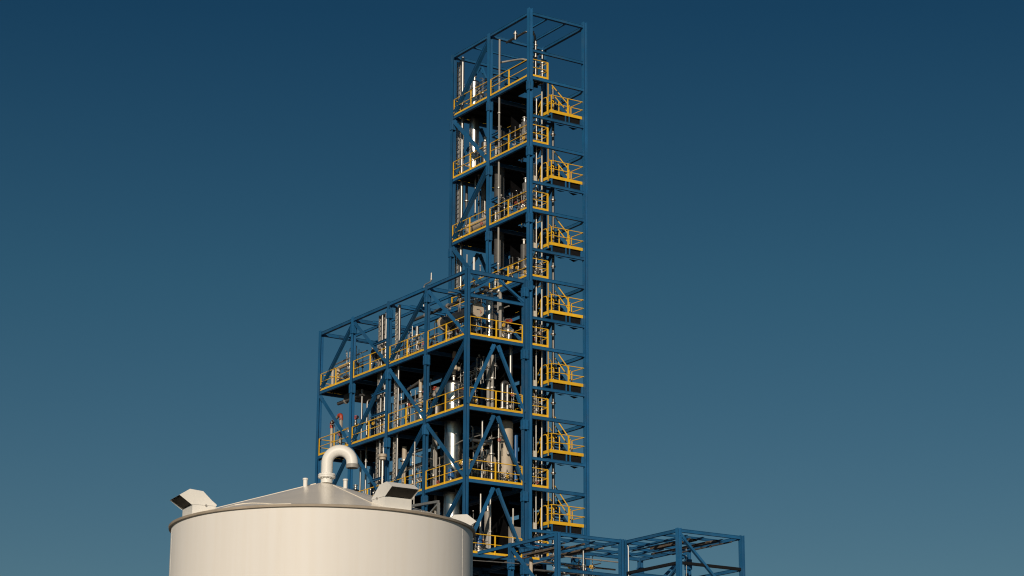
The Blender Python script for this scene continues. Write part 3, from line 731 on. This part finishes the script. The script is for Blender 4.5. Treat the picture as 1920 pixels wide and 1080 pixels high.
a = on_v(920, 1000, 1.0); vessel('process_column', 'pale grey square shouldered vessel in the lowest right bay', 'column', a[0], 1.3, FZ(-1)+.05, FZ(-1)+2.6, .2, 'greyp', 4)
pump('blue motor pump behind the lowest right hand rail', on_v(898,1020,.6)[0], .6, FZ(-1)+.05)
pipe('blue painted pipe beside the cream vessel', [(on_v(967,850,1.5)[0],1.5,FZ(0)),(on_v(967,850,1.5)[0],1.5,FZ(0)+3.2)], .13, 'motor', flanges=(.5,))
# left end bay (open to the sky)
a = on_u(635, 690, -2.8)
pipe('cream pipe tee with side arm at the far left bay', [(-2.8,a[1],FZ(2)+.05),(-2.8,a[1],FZ(2)+1.75),(-2.8,a[1]-2.2,FZ(2)+1.75)], .12, 'tan', .1, flanges=(.9,))
pipe('cream pipe stub at the far left of the low frame', [(-2.8,a[1]+.75,FZ(2)+.05),(-2.8,a[1]+.75,FZ(2)+2.0)], .10, 'tan', flanges=(.95,))
a = on_u(640, 770, -2.6)
pipe('grey pipe with red elbow under the far left floor', [(-2.6,a[1],FZ(1)-.1),(-2.6,a[1],FZ(1)+2.55)], .10, 'tan', flanges=(.7,))
pipe('red painted elbow at the top of a tan pipe, far left bay', [(-2.6,a[1],FZ(1)+2.5),(-2.6,a[1],FZ(1)+2.85),(-2.6,a[1]+.3,FZ(1)+2.85)], .125, 'red', .2)
pipe('dull grey link pipe between two red elbows, far left bay', [(-2.6,a[1]+.3,FZ(1)+2.85),(-2.6,a[1]+1.0,FZ(1)+2.6)], .09, 'greyp', .2)
pipe('lower red painted elbow beside the dull link pipe, far left bay', [(-2.6,a[1]+1.0,FZ(1)+2.6),(-2.6,a[1]+1.2,FZ(1)+2.55),(-2.6,a[1]+1.2,FZ(1)+2.2)], .12, 'red', .15)
pipe('tan pipe under the red elbow at the far left bay', [(-2.6,a[1]+1.2,FZ(0)),(-2.6,a[1]+1.2,FZ(1)+2.4)], .09, 'tan', flanges=(.3,.6))
pipe('dark horizontal pipe below the far left floor', [(-3.2,CV[4]-.6,FZ(2)-.75),(-3.2,CV[3]+.3,FZ(2)-.75)], .11, 'dgrey', flanges=(.3,.7))
o = MB().box((-.9,-.9,0),(.9,.9,.35)).box((-.7,-.7,.35),(.7,.7,.42)).build('drip_tray', M['dgrey'], None, world(-2.2,CV[4]-2.0,FZ(2)-.62), YAW); tag(o, 'dark shallow drip tray hung below the far left floor', 'tray')
vessel('process_column', 'dark bolted vessel behind the far left rail', 'column', -2.0, CV[4]-.9, FZ(0)+.05, FZ(0)+2.0, .28, 'alud', .5)
valve('orange red valve low in the far left bay', -3.3, CV[4]-2.9, FZ(0)-.5+H*.0+.0, 1.0, 'red', 'galv')
valve('orange red valve high in the far left bay', -3.0, CV[4]-2.5, FZ(1)+1.7, 1.0, 'red', 'galv')
for i, (dv_, dz, lab) in enumerate(((1.1,.1,'left sagging black fitting behind the far left rail'),(1.9,.25,'middle black fitting behind the far left rail'),(2.9,.1,'right black fitting behind the far left rail'))):
    valve(lab, -3.4, CV[4]-dv_, FZ(2)+.45+dz, .9, 'dgrey', 'dgrey', 'v', group='black fittings in the left bay')
# second bay: round valves and small drums
a = on_u(683, 652, -3.0)
exchanger('dull silver drum end in the upper second bay', -3.2, CV[2]+1.9, FZ(2)+.9, .30, 1.5, 'alud', saddle=.35, end='alud')
vessel('filter_vessel', 'dull silver pot below the drum in the second bay', 'filter', -3.2, CV[2]+2.3, FZ(2)+.05, FZ(2)+.85, .30, 'alud', .3, skirt=False)
vessel('filter_vessel', 'tan pot low in the second bay', 'filter', -2.6, CV[2]+1.4, FZ(-1)+.05, FZ(-1)+1.9, .33, 'tan', 4)
valve('grey valve low in the second bay', -3.3, CV[2]+2.8, FZ(2)+.45, 1.0, 'galv', 'galv', group='grey valves of the facade')
# third bay: cluster of silver pipes and pots
for (px, k, h, r, m, lab) in ((757,2,2.2,.06,'alu','thin silver pipe at the left of the third bay top floor'),(764.5,2,1.15,.11,'alu','fat silver pot pipe in the third bay top floor'),(772,2,2.4,.04,'galv','wire thin pipe in the third bay top floor'),
        (781,2,2.25,.10,'alu','bright capped pipe in the third bay top floor'),(784.5,2,1.0,.12,'alud','dull fat pipe at the right of the third bay top floor'),(789,1,3.0,.11,'tan','tan hooked pipe in the third bay middle floor'),(761,0,3.4,.15,'tan','fat tan pipe in the third bay lower floor'),
        (777,0,3.0,.06,'galv','slim scaffold pipe in the third bay lower floor'),(752,-1,3.2,.07,'alu','silver pipe in the lowest third bay'),(815,0,3.7,.10,'greyp','grey pipe left of the big column, lower floor'),(811,0,3.0,.04,'galv','leaning thin pole left of the big column')):
    a = on_u(px, 700, -3.0); pipe(lab, [(-3.0,a[1],FZ(k)+.05),(-3.0,a[1],FZ(k)+h)], r, m, flanges=(.3,.75), group='upright pipes in the third bay')
pipe('grey sloping pipe under the third bay ceiling', [(-3.0,CV[2]-.3,FZ(1)+2.7),(-3.0,CV[2]-2.2,FZ(1)+3.0),(-3.0,CV[2]-2.2,FZ(2))], .10, 'dgrey', .25)
pipe('dark level pipe in the third bay middle floor', [(-3.1,CV[1]+1.9,FZ(1)+1.85),(-3.1,CV[1]+.3,FZ(1)+1.95)], .12, 'greyp', flanges=(.1,.9))
valve('bright red valve left of two in the third bay', -3.2, CV[1]+1.75, FZ(1)+1.75, .8, 'red', 'greyp', group='red valves of the third bay')
valve('bright red valve right of two in the third bay', -3.2, CV[1]+.75, FZ(1)+1.7, .9, 'red', 'greyp', group='red valves of the third bay')
vessel('filter_vessel', 'silver domed pot behind the third bay rail', 'filter', -2.9, CV[1]+2.7, FZ(1)+.05, FZ(1)+1.25, .33, 'alu', .4)
vessel('filter_vessel', 'dark domed pot behind the third bay rail', 'filter', -2.5, CV[1]+1.6, FZ(1)+.05, FZ(1)+1.45, .36, 'alud', .4)
pump('blue motor pump behind the third bay rail', -3.3, CV[1]+1.5, FZ(1)+.05)
pump('blue motor pump at the near bay lower floor', -3.3, CV[0]+3.0, FZ(0)+.05)
pipe('red hose loop in the upper near bay', [(-3.4,2.4,FZ(2)+.25),(-3.4,1.9,FZ(2)+.4),(-3.3,1.5,FZ(2)+.85)], .06, 'red', .3)
valve('grey valve at the left of the upper near bay', -3.4, 3.2, FZ(2)+.45, 1.0, 'galv', 'galv', group='grey valves of the facade')
valve('red valve in the shadow of the near bay ceiling', -2.9, 3.3, FZ(1)+3.0, 1.1, 'red', 'tan')
pipe('thin grey vent bending over the low frame roof edge', [(-4.0,CV[1]+.75,LT-1.0),(-4.0,CV[1]+.75,LT+.30),(-4.0,CV[1]-.05,LT+.33),(-4.0,CV[1]-.05,LT+.85)], .038, 'galv', .18, flanges=(.85,))
for v, lab in ((CV[2]+.8,'yellow edged service step high in the third bay'),):
    o = thing('service_platform', 'small yellow edged service platform high in the third bay', 'platform', -2.4, CV[1]+1.0, FZ(2)+2.2)
    MB().box((-.3,-.5,0),(.3,.5,.05)).build('floor_plate', M['deck'], o); MB().box((-.33,-.52,-.02),(-.3,.52,.12)).box((-.3,-.54,-.02),(.3,-.5,.12)).build('toe_board', M['yellow'], o)
    MB().bar((-.25,-.42,-2.15),(-.25,-.42,-.02),.08).bar((-.25,.42,-2.15),(-.25,.42,-.02),.08).bar((.25,-.42,-2.15),(.25,-.42,-.02),.08).bar((.25,.42,-2.15),(.25,.42,-.02),.08).build('leg', M['blue'], o)
pipe('grey scaffold rail crossing the third bay lower floor', [(-3.95,CV[1]+2.3,FZ(0)+2.55),(-3.95,CV[1]+.2,FZ(0)+2.5)], .05, 'galv', flanges=(.02,))
pipe('tilted grey scaffold rail in the third bay lower floor', [(-3.95,CV[1]+1.9,FZ(0)+2.4),(-3.6,CV[1]+.2,FZ(0)+1.9)], .04, 'galv')
pipe('tall thin grey mast in front of the third bay', [(-4.45,CV[1]+.75,FZ(-1)+1.0),(-4.45,CV[1]+.75,FZ(0)+2.9)], .04, 'galv', flanges=(.9,))
valve('red valve behind the white vent pipe', -3.2, CV[3]+1.6, FZ(0)-.6, 1.1, 'red', 'red')
# grey support frame and vent mast standing between the tank and the facade
o = thing('pipe_support', 'pale grey trestle with a slanted brace behind the tank roof', 'support frame', -5.3, on_u(822,945,-5.3)[1], 0)
q0, q1, q2 = (on_u(*p, -5.3) for p in ((770,949),(823,940),(806,964)))
MB().bar((0,q0[1]-q1[1],q0[2]),(0,0,q1[2]),.13,.13).build('rail', M['galv'], o)
MB().bar((0,0,0),(0,0,q1[2]-.07),.13).build('post', M['galv'], o); MB().bar((0,q0[1]-q1[1],0),(0,q0[1]-q1[1],q0[2]-.07),.13).build('post', M['galv'], o)
MB().bar((0,q2[1]-q1[1],q2[2]),(0,-.04,q1[2]-.1),.10).bar((0,q0[1]-q1[1],q2[2]-.1),(0,q2[1]-q1[1],q2[2]-.1),.1).build('brace', M['galv'], o)
q = on_u(717.5, 857, -4.75)
o = thing('vent_mast', 'thin mast topped by a short tan drum beside the second facade column', 'vent', -4.75, q[1], 0)
MB().cyl((0,0,0),(0,0,q[2]-.16),.055,n=10).build('pole', M['galv'], o)
MB().lathe([(.06,q[2]-.2),(.2,q[2]-.16),(.2,q[2]-.02),(.25,q[2]),(.25,q[2]+.14),(.22,q[2]+.17),(.001,q[2]+.19)], 20).build('drum_cap', M['tan'], o)
# roof clutter of the low block
pipe('silver pipe loop under the low frame roof near the corner', [(-3.2,1.2,LT-1.3),(-3.2,1.2,LT-.5),(-2.0,1.2,LT-.45),(-1.5,2.4,LT-.45)], .08, 'alud', .2, flanges=(.3,))
a = on_v(918, 575, 2.0); vessel('process_column', 'bright narrow column behind the pale exchanger cover', 'column', a[0], 2.0, FZ(2)+.05, FZ(2)+3.2, .22, 'alu', .5)
pipe('grey header pipe along the low frame roof', [(-2.4,CV[0]+.8,LT-.75),(-2.4,CV[2]+.5,LT-.75)], .09, 'dgrey', flanges=(.2,.5,.8))
pipe('dark header pipe along the rear of the low frame', [(-1.2,CV[0]+1.5,FZ(1)+2.9),(-1.2,CV[3],FZ(1)+2.9)], .12, 'dgrey', flanges=(.3,.6))
pipe('galvanised header along the lower rear of the low frame', [(-1.6,CV[0]+1.5,FZ(0)+2.6),(-1.6,CV[3],FZ(0)+2.6)], .10, 'galv', flanges=(.3,.6))


def manifold(label, u, v, z, wu, wv, h, seed, group='small bore pipe manifolds'):
    """connected small-bore piping: headers, risers, little valves and gauges"""
    r = random.Random(seed); o = thing('pipe_manifold', label, 'pipe manifold', u, v, z, group); m = MB()
    mats = ['galv','alud','greyp','alu','dgrey']
    hz = sorted(r.uniform(.25, h*.85) for _ in range(3))
    us = [r.uniform(0, wu) for _ in range(3)]
    for q, uu in zip(hz, us): m.tube(fillet([(uu,0,q),(uu,wv*r.uniform(.5,.7),q),(uu,wv,q+r.uniform(-.3,.3))], .12), r.uniform(.022,.045), 8)
    vals, gau = [], []
    for i in range(8):
        k = r.randrange(3); yy = wv*(i+r.uniform(.1,.9))/8; x = us[k]
        top = r.uniform(hz[k]+.2, h); x2 = x+r.uniform(-.25,.25)
        pts = [(x,yy,0), (x,yy,top), (x2,yy+r.uniform(-.3,.3),top)] if r.random() < .6 else [(x,yy,0),(x,yy,top)]
        m.tube(fillet(pts, .1), r.uniform(.018,.035), 8)
        q = r.uniform(.3,.8)*top; m.cyl((x,yy,q-.03),(x,yy,q+.03),.07,n=10)
        vals.append((x,yy,r.uniform(.25,.75)*top)); 
        if r.random() < .16: gau.append((x2 if len(pts) == 3 else x, yy, top+.02))
    m.build('pipe_run', M[mats[seed % 4]], o)
    for x, y, q in vals[:6]:
        b = MB().cyl((x,y,q-.09),(x,y,q+.09),.055,n=10).cyl((x,y,q-.10),(x,y,q-.075),.085,n=10).cyl((x,y,q+.075),(x,y,q+.10),.085,n=10).cyl((x,y,q),(x-.16,y-.10,q),.025,n=8)
        e = b.build('valve_body', M[r.choice(['galv','alud','tan','dgrey','brass'])], o)
        w = MB(); c = Vector((x-.16,y-.10,q)); n = Vector((-.85,-.53,0)); a = Vector((-.53,.85,0))
        ring = [c+(a*math.cos(2*PI*t/10)+Vector((0,0,1))*math.sin(2*PI*t/10))*.085 for t in range(11)]
        w.tube(ring, .016, 6, False).tube([ring[0],ring[5]], .01, 5).tube([ring[2],ring[7]], .01, 5)
        w.build('handwheel', M[r.choice(['red','dgrey','galv','galv','yellow'])], e)
    for x, y, q in gau:
        c = Vector((x,y,q+.1)); n = Vector((-.4,-.85,-.1)).normalized()
        MB().cyl((x,y,q),(x,y,q+.06),.014,n=6).cyl(c, c+n*.04, .055, n=14).build('gauge', M['greyp'], o)
    return o
BAYN = ('near bay','third bay','second bay','far left bay'); FLN = {2:'top floor',1:'middle floor',0:'lower floor',-1:'lowest floor'}
sd_ = 1
for k in KF:
    for i in range(4):
        if k == -1 and i == 3: continue
        manifold('small bore piping with valves in the %s of the facade, %s' % (BAYN[i], FLN[k]), -3.75, CV[i]+.5, FZ(k)+.05, 1.3, 3.3, 2.0+.3*((i+k) % 3), sd_); sd_ += 1
    manifold('small bore piping with valves behind the right hand rail, %s' % FLN[k], -3.7, .35, FZ(k)+.05, 3.0, .9, 1.8, sd_); sd_ += 1
    if k >= 0: manifold('overhead small bore piping under the ceiling of the near bay, %s' % FLN[k], -3.4, .6, FZ(k)+2.0, 2.4, 3.2, 1.5, sd_); sd_ += 1
for i, k in enumerate((6,5,4,3)):
    nm = ('top storey','second storey from the top','third storey from the top','fourth storey from the top')[i]
    manifold('small bore piping in the rear bay of the tall tower, %s' % nm, .5, B1+.5, FZ(k)+.05, 1.6, 3.2, 2.2, sd_); sd_ += 1
    if i: manifold('small bore piping in the front bay of the tall tower, %s' % nm, .25, .6, FZ(k)+.05, .8, 3.2, 1.9, sd_); sd_ += 1
for i, k in enumerate((5,4,3,2,1,0,-1)):
    manifold('dense small bore piping behind the short yellow rail, %s stair storey' % STG[i], .25, .25, FZ(k)+.05, .8, 1.4, 1.5, sd_); sd_ += 1
manifold('small bore piping tangled beneath the pipe rack roof', du+AU+.6, dv+AV+.6, RZ-2.3, 3.0, 3.2, 1.7, 91)
# ---- pipe rack contents ----------------------------------------------------------------------------
def rkp(u, v, z): return (du+u, dv+v, z)
for t, z, r, m, lab in ((.2,-.40,.035,'dgrey','dark pipe under the rack roof, left of three'),(.52,-.44,.05,'rust','brownish pipe under the rack roof, middle of three'),(.86,-.33,.04,'dgrey','dark pipe under the rack roof, right of three')):
    pipe(lab, [rkp(RW*t,.1,RZ+z),rkp(RW*t,RD+.6,RZ+z)], r, m, flanges=(.35,), group='pipes below the rack roof')
for t, z, r, m, lab in ((.15,-.46,.04,'dgrey','dark pipe in the tall side of the rack, outermost'),(.45,-.40,.05,'rust','brownish pipe in the tall side of the rack, middle one'),(.75,-.5,.04,'greyp','thin grey pipe in the tall side of the rack, innermost')):
    pipe(lab, [rkp(AU+(BU-AU)*t,AV+.2,RZ+z),rkp(AU+(BU-AU)*t,V3,RZ+z)], r, m, flanges=(.3,.6), group='pipes below the rack roof')
for v, z, r, m, lab in ((AV+1.0,-1.0,.035,'greyp','level grey pipe crossing the rack, upper'),(AV+1.6,-1.3,.045,'rust','level brownish pipe crossing the rack, middle'),(AV+2.4,-1.6,.06,'dgrey','level dark pipe crossing the rack, lower')):
    pipe(lab, [rkp(AU+.2,v,RZ+z),rkp(RW*.1,v,RZ+z)], r, m, flanges=(.3,.7), group='level pipes crossing the rack')
for k, (u, v, ln, z) in enumerate(((AU+.6,AV+.5,3.4,-.62),(AU+2.4,AV+.4,3.6,-.55),(RW*.35,.5,3.6,-.36),(RW*.7,.4,3.8,-.3))):
    o = thing('cable_ladder', ('brown level cable ladder in the tall side of the rack, outer','brown level cable ladder in the tall side of the rack, inner','brown level cable ladder under the right rack roof, left','brown level cable ladder under the right rack roof, right')[k], 'cable ladder', du+u, dv+v, RZ+z, 'level cable ladders in the rack')
    m = MB()
    for e in (-.14,.14): m.box((e-.012,0,-.05),(e+.012,ln,.05))
    y = .15
    while y < ln: m.box((-.13,y-.02,-.02),(.13,y+.02,.02)); y += .3
    m.build('ladder_frame', M['rust'], o)
    c = MB()
    for e in (-.07,.0,.06): c.tube([(e+.01*math.sin(q*2.1+e*40),ln*q/8,.03+.012*math.sin(q*1.3+e*90)) for q in range(9)], .022, 6)
    c.build('cable', M['black'], o)
vessel('filter_vessel', 'small silver pot inside the pipe rack', 'filter', du-1.9, dv+AV+1.2, RZ-3.4, RZ-1.75, .22, 'alu', .4)
pipe('silver pipe rising beside the small pot in the rack', [rkp(-2.2,AV+.8,RZ-3.2),rkp(-2.2,AV+.8,RZ-.6)], .05, 'alu', flanges=(.4,.7))
pipe('tan flat fronted duct behind the rack corner', [rkp(AU+1.0,V2-.4,RZ-3.2),rkp(AU+1.0,V2-.4,RZ-.75)], .10, 'tan')
pipe('white conduit hooked over the inner rack column', [rkp(.0,RD-.2,RZ-3.4),rkp(0,RD-.2,RZ-.35),rkp(.12,RD+.05,RZ-.22)], .028, 'white', .15)
pipe('yellow handrail piece sloping inside the rack, left', [rkp(AU+3.3,V2-.5,RZ-1.0),rkp(AU+3.8,V2-1.4,RZ-1.9)], .05, 'yellow', name='handrail_tube', cat='handrail', group='yellow rails inside the rack')
pipe('yellow handrail piece sloping inside the rack, right', [rkp(AU+4.6,V2-.2,RZ-1.0),rkp(AU+5.0,V2-1.1,RZ-1.9)], .05, 'yellow', name='handrail_tube', cat='handrail', group='yellow rails inside the rack')
pipe('thin wire hanging below the right rack bay', [rkp(RW*.42,1.6,RZ-3.6),rkp(RW*.42,1.6,RZ-.3)], .012, 'galv', n=6)
p0, p1 = on_v(884,1050.5,dv+V2-.4), on_v(1013,1059.5,dv+V2-.4)
pipe('thin level conduit crossing in front of the lowest dark bay', [p0, p1], .022, 'galv', n=6)

# ================================================================== GROUND
g = MB(); NG = 40; SZ = 6000
g.add([(-SZ,-SZ,0),(SZ,-SZ,0),(SZ,SZ,0),(-SZ,SZ,0)], [(0,1,2,3)])
tag(g.build('ground', ground_mat()), kind='structure')

# ================================================================== LIGHT, SKY, CAMERA
SUN_EL, SUN_AZ = math.radians(20), math.radians(189)     # low warm sun behind the camera, to its left
sd = Vector((math.sin(SUN_AZ)*math.cos(SUN_EL), math.cos(SUN_AZ)*math.cos(SUN_EL), math.sin(SUN_EL)))
L = bpy.data.lights.new('sun', 'SUN'); L.energy = 3.1; L.angle = math.radians(.53); L.color = (1.0,.855,.68)
lo_ = bpy.data.objects.new('sun', L); COL.objects.link(lo_); lo_.location = sd*300; lo_.rotation_euler = sd.to_track_quat('Z','Y').to_euler()
W = bpy.data.worlds.new('World'); SC.world = W; W.use_nodes = True; nt = W.node_tree
bg = nt.nodes['Background']
sk = nt.nodes.new('ShaderNodeTexSky'); sk.sky_type = 'NISHITA'; sk.sun_disc = False
sk.sun_elevation = SUN_EL; sk.sun_rotation = SUN_AZ; sk.air_density = 1.0; sk.dust_density = .4; sk.ozone_density = 1.5
# clear deep evening sky: paler by the horizon, deep blue overhead
tcw = nt.nodes.new('ShaderNodeTexCoord'); sx = nt.nodes.new('ShaderNodeSeparateXYZ'); dv_n = nt.nodes.new('ShaderNodeMath'); dv_n.operation = 'DIVIDE'; dv_n.inputs[1].default_value = .6; dv_n.use_clamp = True
rp = nt.nodes.new('ShaderNodeValToRGB'); el = rp.color_ramp.elements
for i, (p, c) in enumerate(((0,(.37,.45,.50)),(.274,(.238,.375,.418)),(.4525,(.156,.342,.388)),(.641,(.076,.245,.328)),(1,(.027,.155,.25)))):
    e = el[i] if i < 2 else el.new(p); e.position = p; e.color = (*c,1)
mxw = nt.nodes.new('ShaderNodeMix'); mxw.data_type = 'RGBA'; mxw.blend_type = 'MULTIPLY'; mxw.inputs['Factor'].default_value = 1
nt.links.new(tcw.outputs['Generated'], sx.inputs[0]); nt.links.new(sx.outputs['Z'], dv_n.inputs[0]); nt.links.new(dv_n.outputs[0], rp.inputs[0])
nt.links.new(sk.outputs[0], mxw.inputs['A']); nt.links.new(rp.outputs[0], mxw.inputs['B'])
nt.links.new(mxw.outputs['Result'], bg.inputs['Color']); bg.inputs['Strength'].default_value = .07

cd = bpy.data.cameras.new('camera'); cam = bpy.data.objects.new('camera', cd); COL.objects.link(cam); SC.camera = cam
cd.sensor_width = 36; cd.lens = F_PX/1920*36; cd.clip_end = 20000; cd.clip_start = .5
cp, sp = math.cos(PITCH), math.sin(PITCH)
fw = Vector((0,cp,sp)); up0 = Vector((0,-sp,cp)); rt0 = Vector((1,0,0))
rt = rt0*math.cos(ROLL)-up0*math.sin(ROLL); up = rt0*math.sin(ROLL)+up0*math.cos(ROLL)
mt = Matrix((rt, up, -fw)).transposed().to_4x4(); mt.translation = Vector((0,0,CAMZ)); cam.matrix_world = mt

vs_ = SC.view_settings; vs_.view_transform = 'Standard'; vs_.look = 'None'; vs_.exposure = 0; vs_.gamma = 1
SC.cycles.max_bounces = 6; SC.cycles.filter_width = 1.15
